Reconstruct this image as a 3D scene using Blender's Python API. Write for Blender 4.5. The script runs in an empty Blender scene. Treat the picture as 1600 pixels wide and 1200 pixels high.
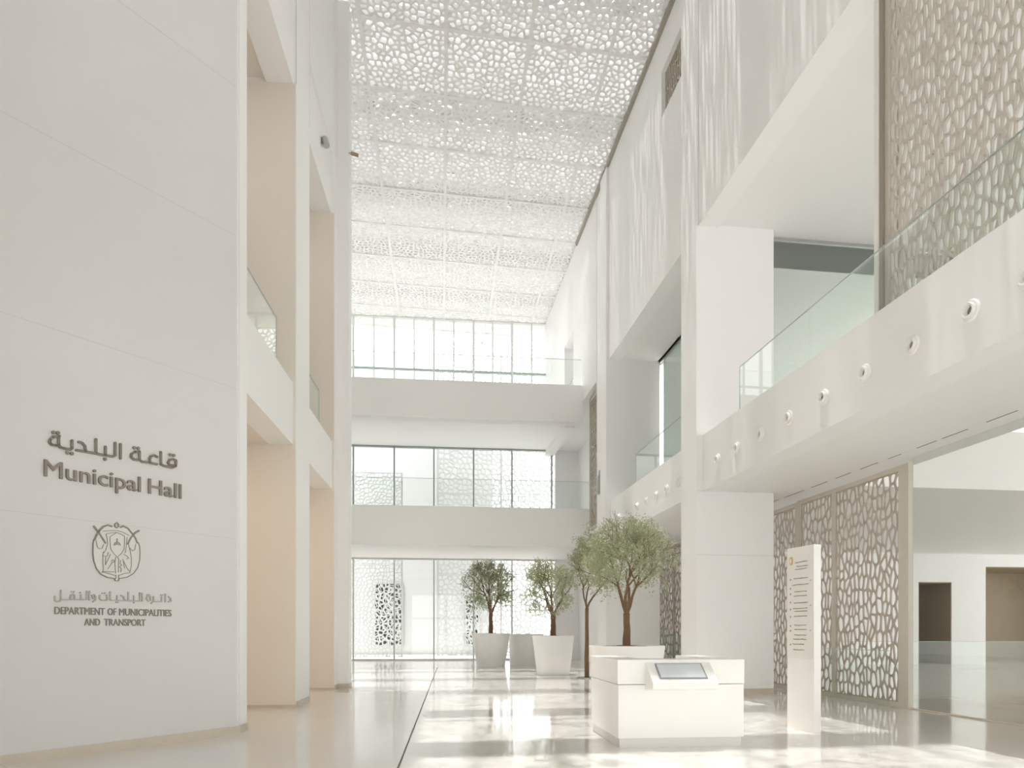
import bpy, bmesh, math, random
from mathutils import Vector, Matrix
from math import sin, cos, tan, pi, radians, atan2, sqrt, hypot

SC = bpy.context.scene
COL = SC.collection

# ------------------------------------------------------------------ camera
FPX, CX, HZ, CAMH = 1062.0, 800.0, 988.0, 1.4     # focal length in px, centre column, horizon row, eye height
YAW = radians(5.91)
cam_data = bpy.data.cameras.new('camera')
cam_data.sensor_width = 36.0
cam_data.lens = FPX / 1600.0 * 36.0
cam_data.shift_y = (HZ - 600.0) / 1600.0
cam_data.clip_end = 500
cam = bpy.data.objects.new('camera', cam_data)
cam.location = (0, 0, CAMH)
cam.rotation_euler = (pi / 2, 0, -YAW)
COL.objects.link(cam)
SC.camera = cam

# ------------------------------------------------------------------ world, sun, exposure
world = bpy.data.worlds.new('sky')
SC.world = world
world.use_nodes = True
wn = world.node_tree
bg = wn.nodes['Background']
bg.inputs['Color'].default_value = (0.985, 0.99, 0.99, 1)
bg.inputs['Strength'].default_value = 3.0

sun_d = bpy.data.lights.new('sun', 'SUN')
sun_d.energy = 15.0
sun_d.angle = radians(0.9)
sun_d.color = (1.0, 0.975, 0.94)
sun = bpy.data.objects.new('sun', sun_d)
sun.rotation_euler = Vector((0.07, -0.02, -1)).to_track_quat('-Z', 'Y').to_euler()
sun.location = (0, 15, 40)
COL.objects.link(sun)

def portal(name, loc, rot, sx, sy):
    l = bpy.data.lights.new(name, 'AREA')
    l.shape = 'RECTANGLE'
    l.size, l.size_y = sx, sy
    l.cycles.is_portal = True
    o = bpy.data.objects.new(name, l)
    o.location = loc
    o.rotation_euler = rot
    COL.objects.link(o)
portal('skylight_daylight', (0.5, 13.2, 19.6), (0, 0, 0), 14, 44)
portal('entrance_daylight', (-1, -9.1, 2.8), (pi / 2, 0, 0), 20, 5.6)
portal('upper_room_daylight', (18.2, 18.5, 8.0), (0, pi / 2, 0), 5.4, 8)
portal('hall_daylight', (31.2, 9.5, 3.3), (0, pi / 2, 0), 6.6, 37)
portal('garden_daylight', (0, 34.9, 8.6), (-pi / 2, 0, 0), 13, 17)

def warm_lamp(name, loc, power, size, rgb=(1.0, 0.78, 0.52)):
    l = bpy.data.lights.new(name, 'AREA')
    l.shape = 'DISK'
    l.size = size
    l.energy = power
    l.color = rgb
    o = bpy.data.objects.new(name, l)
    o.location = loc
    COL.objects.link(o)

SC.view_settings.view_transform = 'Standard'
SC.view_settings.look = 'None'
SC.view_settings.gamma = 1.0
SC.view_settings.use_curve_mapping = False
SC.view_settings.exposure = -0.13
cy = SC.cycles
cy.use_denoising = True
cy.max_bounces = 10
cy.diffuse_bounces = 7
cy.glossy_bounces = 4
cy.transmission_bounces = 4
cy.transparent_max_bounces = 24
cy.caustics_reflective = False
cy.caustics_refractive = False
cy.sample_clamp_indirect = 8.0

# ------------------------------------------------------------------ geometry helpers
AR, AL = radians(1.49), radians(-1.50)            # the right and left walls are not quite parallel
BR, BL = AR + YAW, -AL - YAW                      # angles of the walls' directions to the optical axis

def ray(px, py):
    xc, zc = (px - CX) / FPX, (HZ - py) / FPX
    return Vector((xc * cos(YAW) + sin(YAW), -xc * sin(YAW) + cos(YAW), zc))
def at_depth(px, py, d):
    r = ray(px, py)
    return Vector((r.x * d, r.y * d, CAMH + r.z * d))
def on_y(px, py, y):
    r = ray(px, py)
    t = y / r.y
    return Vector((r.x * t, y, CAMH + r.z * t))
def rotz(ang, x, y, z=0.0):
    return Vector((x * cos(ang) - y * sin(ang), x * sin(ang) + y * cos(ang), z))

class MB:
    """collects boxes, prisms, tubes and lathes into ONE mesh"""
    def __init__(self):
        self.v, self.f = [], []
    def add(self, vs, fs):
        n = len(self.v)
        self.v += [tuple(p) for p in vs]
        self.f += [tuple(i + n for i in f) for f in fs]
        return self
    def box(self, x0, x1, y0, y1, z0, z1):
        x0, x1 = min(x0, x1), max(x0, x1); y0, y1 = min(y0, y1), max(y0, y1); z0, z1 = min(z0, z1), max(z0, z1)
        return self.add([(x0,y0,z0),(x1,y0,z0),(x1,y1,z0),(x0,y1,z0),(x0,y0,z1),(x1,y0,z1),(x1,y1,z1),(x0,y1,z1)],
                        [(0,3,2,1),(4,5,6,7),(0,1,5,4),(1,2,6,5),(2,3,7,6),(3,0,4,7)])
    def prism(self, pts, h0, h1, axis='z'):
        n = len(pts)
        def P(a, b, h):
            return {'z': (a, b, h), 'y': (a, h, b), 'x': (h, a, b)}[axis]
        vs = [P(a, b, h0) for a, b in pts] + [P(a, b, h1) for a, b in pts]
        fs = [tuple(range(n))[::-1], tuple(range(n, 2 * n))]
        fs += [(i, (i + 1) % n, n + (i + 1) % n, n + i) for i in range(n)]
        return self.add(vs, fs)
    def lathe(self, prof, cx=0, cy_=0, seg=48, closed=False):
        """prof: list of (r, z) from the outside bottom to the inside"""
        vs, fs = [], []
        n = len(prof)
        for s in range(seg):
            a = 2 * pi * s / seg
            vs += [(cx + r * cos(a), cy_ + r * sin(a), z) for r, z in prof]
        for s in range(seg):
            t = (s + 1) % seg
            for i in range(n - 1):
                fs.append((s * n + i, t * n + i, t * n + i + 1, s * n + i + 1))
        if not closed:
            fs.append(tuple(s * n for s in range(seg))[::-1])
            fs.append(tuple(s * n + n - 1 for s in range(seg)))
        return self.add(vs, fs)
    def tube(self, pts, rad, seg=8):
        pts = [Vector(p) for p in pts]
        rads = rad if isinstance(rad, (list, tuple)) else [rad] * len(pts)
        vs, fs = [], []
        up = Vector((0.13, 0.31, 0.94))
        for i, p in enumerate(pts):
            t = (pts[min(i + 1, len(pts) - 1)] - pts[max(i - 1, 0)])
            if t.length < 1e-9: t = Vector((0, 0, 1))
            t.normalize()
            a = t.cross(up)
            if a.length < 1e-3: a = t.cross(Vector((1, 0, 0)))
            a.normalize(); b = t.cross(a)
            for s in range(seg):
                q = 2 * pi * s / seg
                vs.append(p + (a * cos(q) + b * sin(q)) * rads[i])
        for i in range(len(pts) - 1):
            for s in range(seg):
                t = (s + 1) % seg
                fs.append((i*seg+s, i*seg+t, (i+1)*seg+t, (i+1)*seg+s))
        fs.append(tuple(range(seg))[::-1])
        fs.append(tuple((len(pts)-1)*seg + s for s in range(seg)))
        return self.add(vs, fs)
    def stroke(self, pts, w, y0, y1, caps=True):
        """flat lettering stroke in the x/z plane, raised from y1 to y0"""
        for (ax, az), (bx, bz) in zip(pts[:-1], pts[1:]):
            L = hypot(bx - ax, bz - az)
            if L < 1e-6: continue
            nx, nz = -(bz - az) / L * w / 2, (bx - ax) / L * w / 2
            self.prism([(ax+nx, az+nz), (ax-nx, az-nz), (bx-nx, bz-nz), (bx+nx, bz+nz)], y1, y0, 'y')
        joints = pts if caps else pts[1:-1]
        for (ax, az) in joints:
            self.prism([(ax + w/2*cos(q*pi/5), az + w/2*sin(q*pi/5)) for q in range(10)], y1, y0, 'y')
        return self
    def mesh(self, name, material, smooth=False, recalc=True, bevel=0):
        me = bpy.data.meshes.new(name)
        me.from_pydata(self.v, [], self.f)
        if recalc or bevel:
            bm = bmesh.new(); bm.from_mesh(me)
            bmesh.ops.recalc_face_normals(bm, faces=bm.faces)
            if bevel:
                es = [e for e in bm.edges if len(e.link_faces) == 2 and e.calc_face_angle(0) > 0.5]
                bmesh.ops.bevel(bm, geom=es, offset=bevel, segments=2, profile=0.5, affect='EDGES')
            bm.to_mesh(me); bm.free()
        me.materials.append(material)
        if smooth:
            me.shade_smooth()
            try: me.set_sharp_from_angle(angle=radians(40))
            except Exception: pass
        return me
    def build(self, name, material, parent=None, ang=0.0, loc=(0, 0, 0), **k):
        return place(name, self.mesh(name, material, **k), parent, ang, loc)

def place(name, me, parent=None, ang=0.0, loc=(0, 0, 0)):
    o = bpy.data.objects.new(name, me)
    COL.objects.link(o)
    o.location = loc
    o.rotation_euler = (0, 0, ang)
    if parent is not None: o.parent = parent
    return o
def struct(o):
    o['kind'] = 'structure'
    return o
def tag(o, label, cat, group=None):
    o['label'] = label; o['category'] = cat
    if group: o['group'] = group
    return o
def thing(name, label, cat, loc=(0, 0, 0), ang=0.0, group=None):
    o = bpy.data.objects.new(name, None)
    o.empty_display_size = 0.2
    COL.objects.link(o)
    o.location = loc; o.rotation_euler = (0, 0, ang)
    return tag(o, label, cat, group)
def dup(root, loc, ang, label, group=None):
    r = root.copy(); COL.objects.link(r)
    r.location = loc; r.rotation_euler = (0, 0, ang); r['label'] = label
    if group: r['group'] = group
    for ch in list(root.children):
        c = ch.copy(); COL.objects.link(c); c.parent = r
        for g in list(ch.children):
            d = g.copy(); COL.objects.link(d); d.parent = c
    return r

# ------------------------------------------------------------------ materials
def mat(name, rgb, rough=0.6, var=0.03, scale=3.0, metal=0.0, spec=0.5, bump=0.0, stretch=None):
    m = bpy.data.materials.new(name); m.use_nodes = True
    nt = m.node_tree; p = nt.nodes['Principled BSDF']
    p.inputs['Roughness'].default_value = rough
    p.inputs['Metallic'].default_value = metal
    p.inputs['Specular IOR Level'].default_value = spec
    tc = nt.nodes.new('ShaderNodeTexCoord')
    src = tc.outputs['Object']
    if stretch:
        mp = nt.nodes.new('ShaderNodeMapping'); mp.inputs['Scale'].default_value = stretch
        nt.links.new(src, mp.inputs['Vector']); src = mp.outputs['Vector']
    nz = nt.nodes.new('ShaderNodeTexNoise')
    nz.inputs['Scale'].default_value = scale; nz.inputs['Detail'].default_value = 5
    nt.links.new(src, nz.inputs['Vector'])
    mx = nt.nodes.new('ShaderNodeMix'); mx.data_type = 'RGBA'
    mx.inputs['A'].default_value = tuple(max(0, c * (1 - var)) for c in rgb) + (1,)
    mx.inputs['B'].default_value = tuple(min(1, c * (1 + var)) for c in rgb) + (1,)
    nt.links.new(nz.outputs['Fac'], mx.inputs['Factor'])
    nt.links.new(mx.outputs['Result'], p.inputs['Base Color'])
    if bump:
        b = nt.nodes.new('ShaderNodeBump'); b.inputs['Strength'].default_value = bump
        b.inputs['Distance'].default_value = 0.02
        nt.links.new(nz.outputs['Fac'], b.inputs['Height'])
        nt.links.new(b.outputs['Normal'], p.inputs['Normal'])
    return m

def glass_mat(name, tint, refl, rough=0.0):
    """clear architectural glass: tinted see-through plus a mirror-like share that grows at grazing angles"""
    m = bpy.data.materials.new(name); m.use_nodes = True
    nt = m.node_tree; nt.nodes.clear()
    out = nt.nodes.new('ShaderNodeOutputMaterial')
    tr = nt.nodes.new('ShaderNodeBsdfTransparent'); tr.inputs['Color'].default_value = tint + (1,)
    gl = nt.nodes.new('ShaderNodeBsdfGlossy'); gl.inputs['Roughness'].default_value = rough
    gl.inputs['Color'].default_value = (0.93, 0.97, 0.95, 1)
    lw = nt.nodes.new('ShaderNodeLayerWeight'); lw.inputs['Blend'].default_value = 0.5
    pw = nt.nodes.new('ShaderNodeMath'); pw.operation = 'POWER'; pw.inputs[1].default_value = 5.0
    ma = nt.nodes.new('ShaderNodeMath'); ma.operation = 'MULTIPLY_ADD'
    ma.inputs[1].default_value = 0.55; ma.inputs[2].default_value = refl
    ma.use_clamp = True
    nt.links.new(lw.outputs['Facing'], pw.inputs[0])
    mx = nt.nodes.new('ShaderNodeMixShader')
    nt.links.new(pw.outputs['Value'], ma.inputs[0])
    nt.links.new(ma.outputs['Value'], mx.inputs['Fac'])
    nt.links.new(tr.outputs['BSDF'], mx.inputs[1]); nt.links.new(gl.outputs['BSDF'], mx.inputs[2])
    nt.links.new(mx.outputs['Shader'], out.inputs['Surface'])
    return m

M_wall = mat('white_plaster', (0.89, 0.884, 0.874), 0.55, 0.015, 0.9, spec=0.3)
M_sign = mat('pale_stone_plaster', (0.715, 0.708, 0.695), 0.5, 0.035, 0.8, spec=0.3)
M_back = mat('back_wall_plaster', (0.88, 0.873, 0.86), 0.55, 0.02, 0.7, spec=0.3)
M_reveal = mat('warm_lit_plaster', (0.80, 0.745, 0.675), 0.55, 0.025, 0.8, spec=0.3)  # warm passage light and shading put into the plaster colour
M_ceil = mat('ceiling_plaster', (0.87, 0.865, 0.85), 0.7, 0.015, 1.0, spec=0.2)
M_base = mat('stone_skirting', (0.62, 0.55, 0.46), 0.45, 0.06, 4)
M_joint = mat('joint_grey', (0.60, 0.59, 0.57), 0.7, 0.03, 8)  # grey strips drawn as the panel joint lines
M_dark = mat('dark_joint', (0.16, 0.15, 0.14), 0.6, 0.1, 8)
M_skyl = mat('skylight_lattice_white', (0.84, 0.835, 0.825), 0.6, 0.015, 2)
M_screen = mat('taupe_lattice', (0.50, 0.445, 0.375), 0.5, 0.08, 5)
M_screen2 = mat('champagne_lattice', (0.60, 0.56, 0.49), 0.42, 0.07, 5)
M_frame = mat('taupe_frame', (0.63, 0.58, 0.51), 0.5, 0.05, 4)
M_frame_gap_dk = mat('bronze_frame_and_gap_shade', (0.34, 0.30, 0.25), 0.4, 0.06, 6)  # frame metal, also colours the strip that imitates the shadow gap
M_panel = mat('cream_backing', (0.88, 0.86, 0.81), 0.6, 0.02, 2)
M_mull = mat('grey_green_mullion', (0.36, 0.40, 0.38), 0.4, 0.04, 5)
M_mull_l = mat('pale_mullion', (0.66, 0.66, 0.64), 0.4, 0.03, 5)
M_white = mat('white_lacquer', (0.88, 0.87, 0.84), 0.28, 0.015, 2)
M_plinth = mat('satin_plinth', (0.72, 0.70, 0.665), 0.35, 0.03, 4)
M_pot = mat('white_planter_glaze', (0.91, 0.90, 0.885), 0.4, 0.03, 3)
M_soil = mat('dark_soil', (0.10, 0.08, 0.06), 0.95, 0.4, 30, bump=0.6)
M_letter = mat('bronze_letters', (0.27, 0.235, 0.195), 0.45, 0.08, 12, metal=0.35)
M_letter_l = mat('worn_pale_letters', (0.50, 0.475, 0.435), 0.5, 0.05, 12, metal=0.2)
M_emb = mat('emblem_bronze_line', (0.30, 0.265, 0.22), 0.45, 0.08, 12, metal=0.35)
M_emb_p = mat('emblem_pale_plate', (0.74, 0.73, 0.705), 0.5, 0.02, 4)
M_gold = mat('gold', (0.75, 0.55, 0.2), 0.3, 0.08, 12, metal=0.8)
M_beige = mat('beige_panel', (0.78, 0.755, 0.71), 0.45, 0.02, 4)
M_print = mat('grey_print', (0.17, 0.16, 0.14), 0.7, 0.1, 12)
M_scr = mat('display_glass', (0.64, 0.68, 0.69), 0.12, 0.04, 3)
M_bezel = mat('display_bezel', (0.28, 0.29, 0.31), 0.35, 0.05, 6)
M_nozzle_in = mat('nozzle_throat', (0.30, 0.29, 0.27), 0.6, 0.05, 6)
M_bronze = mat('bronze_cladding', (0.33, 0.255, 0.17), 0.5, 0.08, 1.2, stretch=(1, 1, 0.2))
M_bark = mat('olive_bark', (0.20, 0.12, 0.065), 0.85, 0.35, 14, bump=0.6, stretch=(1, 1, 0.25))
M_leaf = mat('olive_leaves', (0.31, 0.35, 0.17), 0.55, 0.6, 16)
M_steel = mat('brushed_steel', (0.5, 0.5, 0.49), 0.35, 0.05, 6, metal=0.7)
M_ext = mat('outside_white_render', (0.70, 0.70, 0.695), 0.8, 0.015, 1)
M_ext_lat = mat('outside_lattice', (0.58, 0.585, 0.58), 0.6, 0.04, 2)
M_dk_open = mat('dark_opening', (0.10, 0.10, 0.095), 0.7, 0.1, 2)
M_pave = mat('outside_paving', (0.36, 0.355, 0.345), 0.7, 0.03, 1)
G_guard = glass_mat('balustrade_glass', (0.965, 0.982, 0.972), 0.035)
G_part = glass_mat('partition_glass', (0.92, 0.95, 0.93), 0.2)
G_hall = glass_mat('hall_glass', (0.93, 0.94, 0.93), 0.03)
G_win = glass_mat('window_glass', (0.975, 0.985, 0.98), 0.03)
G_sky = glass_mat('skylight_glass', (0.84, 0.845, 0.845), 0.03)
M_edge = mat('glass_edge_green', (0.50, 0.58, 0.54), 0.2, 0.03, 6)

# polished floor with a pale vein and slab tone differences
M_floor = mat('polished_limestone', (0.76, 0.735, 0.70), 0.1, 0.035, 0.6, spec=0.6)
_nt = M_floor.node_tree; _p = _nt.nodes['Principled BSDF']
_p.inputs['Coat Weight'].default_value = 0.35
_p.inputs['Coat Roughness'].default_value = 0.04
_rn = _nt.nodes.new('ShaderNodeTexNoise'); _rn.inputs['Scale'].default_value = 0.9; _rn.inputs['Detail'].default_value = 3
_rr = _nt.nodes.new('ShaderNodeMapRange')
_rr.inputs['To Min'].default_value = 0.07; _rr.inputs['To Max'].default_value = 0.16
_tc = _nt.nodes.new('ShaderNodeTexCoord')
_nt.links.new(_tc.outputs['Object'], _rn.inputs['Vector'])
_nt.links.new(_rn.outputs['Fac'], _rr.inputs['Value'])
_nt.links.new(_rr.outputs['Result'], _p.inputs['Roughness'])

# leaves get a little see-through light
_nt = M_leaf.node_tree; _p = _nt.nodes['Principled BSDF']
_tl = _nt.nodes.new('ShaderNodeBsdfTranslucent'); _ms = _nt.nodes.new('ShaderNodeMixShader')
_mx = [n for n in _nt.nodes if n.type == 'MIX'][0]
_mx.inputs['A'].default_value = (0.27, 0.31, 0.13, 1); _mx.inputs['B'].default_value = (0.62, 0.64, 0.48, 1)
_nt.links.new(_mx.outputs['Result'], _tl.inputs['Color'])
_ms.inputs['Fac'].default_value = 0.35
_nt.links.new(_p.outputs['BSDF'], _ms.inputs[1]); _nt.links.new(_tl.outputs['BSDF'], _ms.inputs[2])
_nt.links.new(_ms.outputs['Shader'], [n for n in _nt.nodes if n.type == 'OUTPUT_MATERIAL'][0].inputs['Surface'])

# ------------------------------------------------------------------ lattice (irregular cells cut through a sheet)
def clip(poly, a, b, c):
    """keep the part of the polygon with a*x+b*y <= c"""
    out = []
    n = len(poly)
    for i in range(n):
        p, q = poly[i], poly[(i + 1) % n]
        dp, dq = a*p[0] + b*p[1] - c, a*q[0] + b*q[1] - c
        if dp <= 0: out.append(p)
        if (dp < 0 < dq) or (dq < 0 < dp):
            t = dp / (dp - dq)
            out.append((p[0] + (q[0]-p[0])*t, p[1] + (q[1]-p[1])*t))
    return out
def area(p):
    return 0.5 * sum(p[i][0]*p[(i+1) % len(p)][1] - p[(i+1) % len(p)][0]*p[i][1] for i in range(len(p)))
def dedupe(p, eps=1e-5):
    o = []
    for q in p:
        if not o or hypot(q[0]-o[-1][0], q[1]-o[-1][1]) > eps: o.append(q)
    if len(o) > 1 and hypot(o[0][0]-o[-1][0], o[0][1]-o[-1][1]) < eps: o.pop()
    return o
def lattice_cells(W, H, cw, ch, strut, seed, jit=0.42, vary=0.0):
    rnd = random.Random(seed)
    nx, ny = max(2, round(W / cw)), max(2, round(H / ch))
    cw, ch = W / nx, H / ny
    asp = ch / cw
    P = {}
    for i in range(-2, nx + 2):
        for j in range(-2, ny + 2):
            off = 0.5 * (j % 2)
            P[i, j] = ((i + .25 + off*.5 + .25 + rnd.uniform(-jit, jit)) * cw, (j + .5 + rnd.uniform(-jit, jit)) * cw)
    res = []
    for (i, j), c in P.items():
        if not (-1 <= i <= nx and -1 <= j <= ny): continue
        poly = [(0, 0), (W, 0), (W, H / asp), (0, H / asp)]
        for di in range(-2, 3):
            for dj in range(-2, 3):
                if (di or dj) and (i+di, j+dj) in P:
                    q = P[i+di, j+dj]
                    a, b = q[0]-c[0], q[1]-c[1]
                    poly = clip(poly, a, b, (q[0]**2+q[1]**2-c[0]**2-c[1]**2)/2)
                    if len(poly) < 3: break
            if len(poly) < 3: break
        if len(poly) < 3: continue
        poly = dedupe([(x, y * asp) for x, y in poly])
        if len(poly) < 3 or area(poly) < 1e-5: continue
        t = strut / 2 * (1 + rnd.uniform(-vary, vary))
        inner = list(poly)
        for k in range(len(poly)):
            p, q = poly[k], poly[(k+1) % len(poly)]
            L = hypot(q[0]-p[0], q[1]-p[1])
            a, b = (q[1]-p[1])/L, -(q[0]-p[0])/L
            inner = clip(inner, a, b, a*p[0]+b*p[1]-t)
            if len(inner) < 3: break
        inner = dedupe(inner) if len(inner) >= 3 else []
        if len(inner) < 3 or area(inner) < (strut * 0.5) ** 2:
            res.append((poly, None)); continue
        sm = []                                   # soften the corners
        n = len(inner)
        for k in range(n):
            o, p, q = inner[k-1], inner[k], inner[(k+1) % n]
            A = (p[0]+(o[0]-p[0])*.32, p[1]+(o[1]-p[1])*.32); B = (p[0]+(q[0]-p[0])*.32, p[1]+(q[1]-p[1])*.32)
            sm += [A, ((A[0]+B[0])*.25+p[0]*.5, (A[1]+B[1])*.25+p[1]*.5), B]
        res.append((poly, dedupe(sm)))
    return res
def lattice(mb, cells, depth, fn):
    """fn(a, b, h) -> 3D point; ring faces front and back with walls round each hole"""
    for outer, inner in cells:
        if inner is None:
            n = len(outer)
            mb.add([fn(x, y, 0) for x, y in outer] + [fn(x, y, depth) for x, y in outer],
                   [tuple(range(n)), tuple(range(n, 2*n))[::-1]])
            continue
        cx_ = sum(p[0] for p in inner)/len(inner); cy_ = sum(p[1] for p in inner)/len(inner)
        ang = lambda p: atan2(p[1]-cy_, p[0]-cx_)
        def rot(L):
            k = min(range(len(L)), key=lambda i: ang(L[i]))
            return L[k:] + L[:k]
        O, I = rot(outer), rot(inner)
        no, ni = len(O), len(I)
        ao = [ang(p) for p in O] + [ang(O[0]) + 2*pi]; ai = [ang(p) for p in I] + [ang(I[0]) + 2*pi]
        tri = []; a = b = 0
        while a < no or b < ni:
            if b >= ni or (a < no and ao[a+1] <= ai[b+1]):
                tri.append((a % no, (a+1) % no, no + b % ni)); a += 1
            else:
                tri.append((a % no, no + (b+1) % ni, no + b % ni)); b += 1
        vs = [fn(x, y, 0) for x, y in O + I] + [fn(x, y, depth) for x, y in O + I]
        N = no + ni
        fs = tri + [(p+N, r+N, q+N) for p, q, r in tri]
        fs += [(no+k, no+(k+1) % ni, N+no+(k+1) % ni, N+no+k) for k in range(ni)]
        mb.add(vs, fs)
    return mb

# ================================================================== SETTING
Z_SKY = 17.2
Y_BACK = 34.4
Y_BALC = 26.0

# ---- floor, outside paving
struct(MB().box(-16, 31.5, -9, Y_BACK + 0.3, -0.3, 0).build('floor', M_floor))
jo = MB().prism([(-0.472, 6.0), (-0.452, 6.0), (-0.155, 27.3), (-0.18, 27.3)], 0, 0.0015)
struct(jo.build('trim_1', M_dark))
struct(MB().box(-40, 60, Y_BACK + 0.3, 90, -0.3, -0.02).build('ground', M_pave))

# ---- sign wall (angled), its base and joints
S_O = at_depth(374, HZ, 9.39); S_P = at_depth(0, HZ, 7.1)
S_dir = Vector((S_O.x - S_P.x, S_O.y - S_P.y)).normalized()          # runs to the right as seen from the hall
S_ANG = atan2(S_dir.y, S_dir.x)
def on_sign(px, py):
    """pixel -> (distance along the wall, height) in the sign wall's own plane"""
    r = ray(px, py)
    n = Vector((-S_dir.y, S_dir.x))
    t = (S_O.x * n.x + S_O.y * n.y) / (r.x * n.x + r.y * n.y)
    return ((r.x * t - S_O.x) * S_dir.x + (r.y * t - S_O.y) * S_dir.y, CAMH + r.z * t)
SL = (S_O.x, S_O.y, 0)
sw = MB().box(-9.5, 0.0, 0, 0.5, 0, Z_SKY)
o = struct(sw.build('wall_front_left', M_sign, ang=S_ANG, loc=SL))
jm = MB()
for zz in (2.68, 4.75, 6.85, 8.9, 11.0, 13.05):
    jm.box(-9.5, 0.0, -0.0015, 0.002, zz, zz + 0.0045)
jm.build('panel_joint', M_joint, o)
struct(MB().box(-9.5, 0.012, -0.014, 0, 0, 0.11).build('baseboard_front_left', M_base, ang=S_ANG, loc=SL))

# ---- left wall, in its own frame (x across, y along)
VL = -3.04
lw = MB()
lw.box(VL, VL - 1.6, 9.62, 10.01, 0, Z_SKY)
for u0, u1 in ((12.97, 14.08), (16.88, 17.3)):
    lw.box(VL, VL - 1.6, u0, u1, 0, Z_SKY)
lw.box(-2.77, VL - 1.6, 17.27, 17.75, 0, Z_SKY)                       # end pier
lw.box(VL - 0.05, VL - 0.55, 10.01, 12.97, 11.64, Z_SKY)
lw.box(VL - 0.09, VL - 0.55, 14.08, 16.88, 11.64, 13.1)
lw.box(VL - 0.02, VL - 0.55, 14.08, 16.88, 13.1, Z_SKY)
lwo = struct(lw.build('wall_left', M_wall, ang=AL))
for u0, u1 in ((10.01, 12.97), (14.08, 16.88)):                       # balcony edges in the two bays
    MB().box(VL - 0.06, VL - 0.5, u0, u1, 4.9, 6.05).build('balcony_edge', M_wall, lwo)
lr = MB()                                                             # bay reveals, the passage's warm light put into their colour
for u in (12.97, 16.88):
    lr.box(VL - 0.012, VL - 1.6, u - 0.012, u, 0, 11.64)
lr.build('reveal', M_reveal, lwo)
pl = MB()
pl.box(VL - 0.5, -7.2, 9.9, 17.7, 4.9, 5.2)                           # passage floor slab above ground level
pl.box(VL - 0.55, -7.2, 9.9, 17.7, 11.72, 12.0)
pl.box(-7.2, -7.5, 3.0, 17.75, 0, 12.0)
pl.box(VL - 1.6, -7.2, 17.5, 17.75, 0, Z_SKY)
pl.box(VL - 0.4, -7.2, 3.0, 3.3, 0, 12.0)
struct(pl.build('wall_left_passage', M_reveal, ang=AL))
lb = MB()
lb.box(VL + 0.012, VL, 9.66, 10.02, 0, 0.11)
for u0, u1 in ((12.97, 14.08), (16.88, 17.27)):
    lb.box(VL + 0.012, VL, u0 - 0.024, u1, 0, 0.11)
    lb.box(VL, VL - 1.6, u0 - 0.024, u0 - 0.012, 0, 0.05)
lb.box(-2.758, -2.77, 17.258, 17.75, 0, 0.11); lb.box(-2.758, VL, 17.258, 17.27, 0, 0.11)
struct(lb.build('baseboard_left', M_base, ang=AL))
jm = MB()
for u in (12.97, 14.08):
    jm.box(VL - 0.012, VL + 0.0015, u - 0.004, u + 0.004, 11.64, Z_SKY)
struct(jm.build('trim_2', M_joint, ang=AL))
for i, (u, z) in enumerate(((11.3, 4.86), (15.4, 4.86))):
    p = rotz(AL, -5.6, u, z)
    warm_lamp('passage_lamp', p, 44, 0.5)
    warm_lamp('upper_passage_lamp', rotz(AL, -5.4, u, 11.66), 26, 0.5, (1.0, 0.93, 0.83))

# ---- right wall, in its own frame
VR = 6.1
rw = MB()
rw.box(VR, 7.95, 14.67, 15.59, 0, Z_SKY)                              # pilaster beside the near bay
rw.box(VR, 7.97, 22.3, 23.1, 0, Z_SKY)
rw.box(VR + 0.1, 7.97, 23.1, 23.95, 0, Z_SKY)
rw.box(VR + 0.05, 6.62, -9, 14.67, 10.57, Z_SKY)
rw.box(VR + 0.09, 6.62, 15.59, 22.3, 10.59, 14.9)
rw.box(VR + 0.09, 6.62, 17.2, 22.3, 14.9, 16.1)
rw.box(VR + 0.09, 6.62, 15.59, 22.3, 16.1, Z_SKY)
rw.box(VR + 0.08, 6.62, 23.95, 27.75, 10.45, Z_SKY)                   # beyond the last pilaster, doorway on the top level
rw.box(VR + 0.08, 6.62, 27.75, 29.5, 13.96, Z_SKY)
rw.box(VR + 0.08, 6.62, 29.5, 34.6, 10.45, Z_SKY)
rw.box(7.9, 8.3, 23.95, 34.6, 0, 15)                                  # outer wall of the rear bay
rw.box(6.62, 7.9, 15.59, 34.6, 16.9, Z_SKY)
rw.box(7.9, 8.1, 15.59, 23.95, 10.62, Z_SKY)
rwo = struct(rw.build('wall_right', M_wall, ang=AR))
for u0, u1 in ((-9, 14.67), (15.59, 22.3)):
    MB().box(VR + 0.15, 6.7, u0, u1, 4.59, 5.85).build('balcony_edge', M_wall, rwo)
MB().box(6.5, 6.53, 15.59, 17.2, 14.9, 16.1).build('slot_backing', M_beige, rwo)
sl = lattice(MB(), lattice_cells(1.6, 1.2, .12, .3, .035, 5), .05, lambda a, b, h: (6.3 + h, 15.6 + a, 14.9 + b))
sl.build('slot_lattice', M_screen, rwo)
struct(MB().box(VR - 0.004, VR + 0.12, 2, 27.0, 17.08, 17.2).build('trim_gap_shade', M_frame_gap_dk, ang=AR))  # dark strip, shade of the gap under the skylight put in as colour
rb = MB()
rb.box(VR - 0.012, VR, 14.65, 15.59, 0, 0.11)
rb.box(VR - 0.012, 7.95, 14.65, 14.67, 0, 0.12)
rb.box(VR - 0.012, VR, 22.28, 23.1, 0, 0.11); rb.box(VR - 0.012, 7.97, 22.28, 22.3, 0, 0.11)
struct(rb.build('baseboard_right', M_base, ang=AR))
jm = MB()
for z in (3.15, 4.59):
    jm.box(VR + 0.012, 7.95, 14.668, 14.6705, z, z + 0.006)
jm.box(VR + 0.048, VR + 0.052, 14.655, 14.672, 10.57, Z_SKY)
struct(jm.build('trim_4', M_joint, ang=AR))
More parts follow.
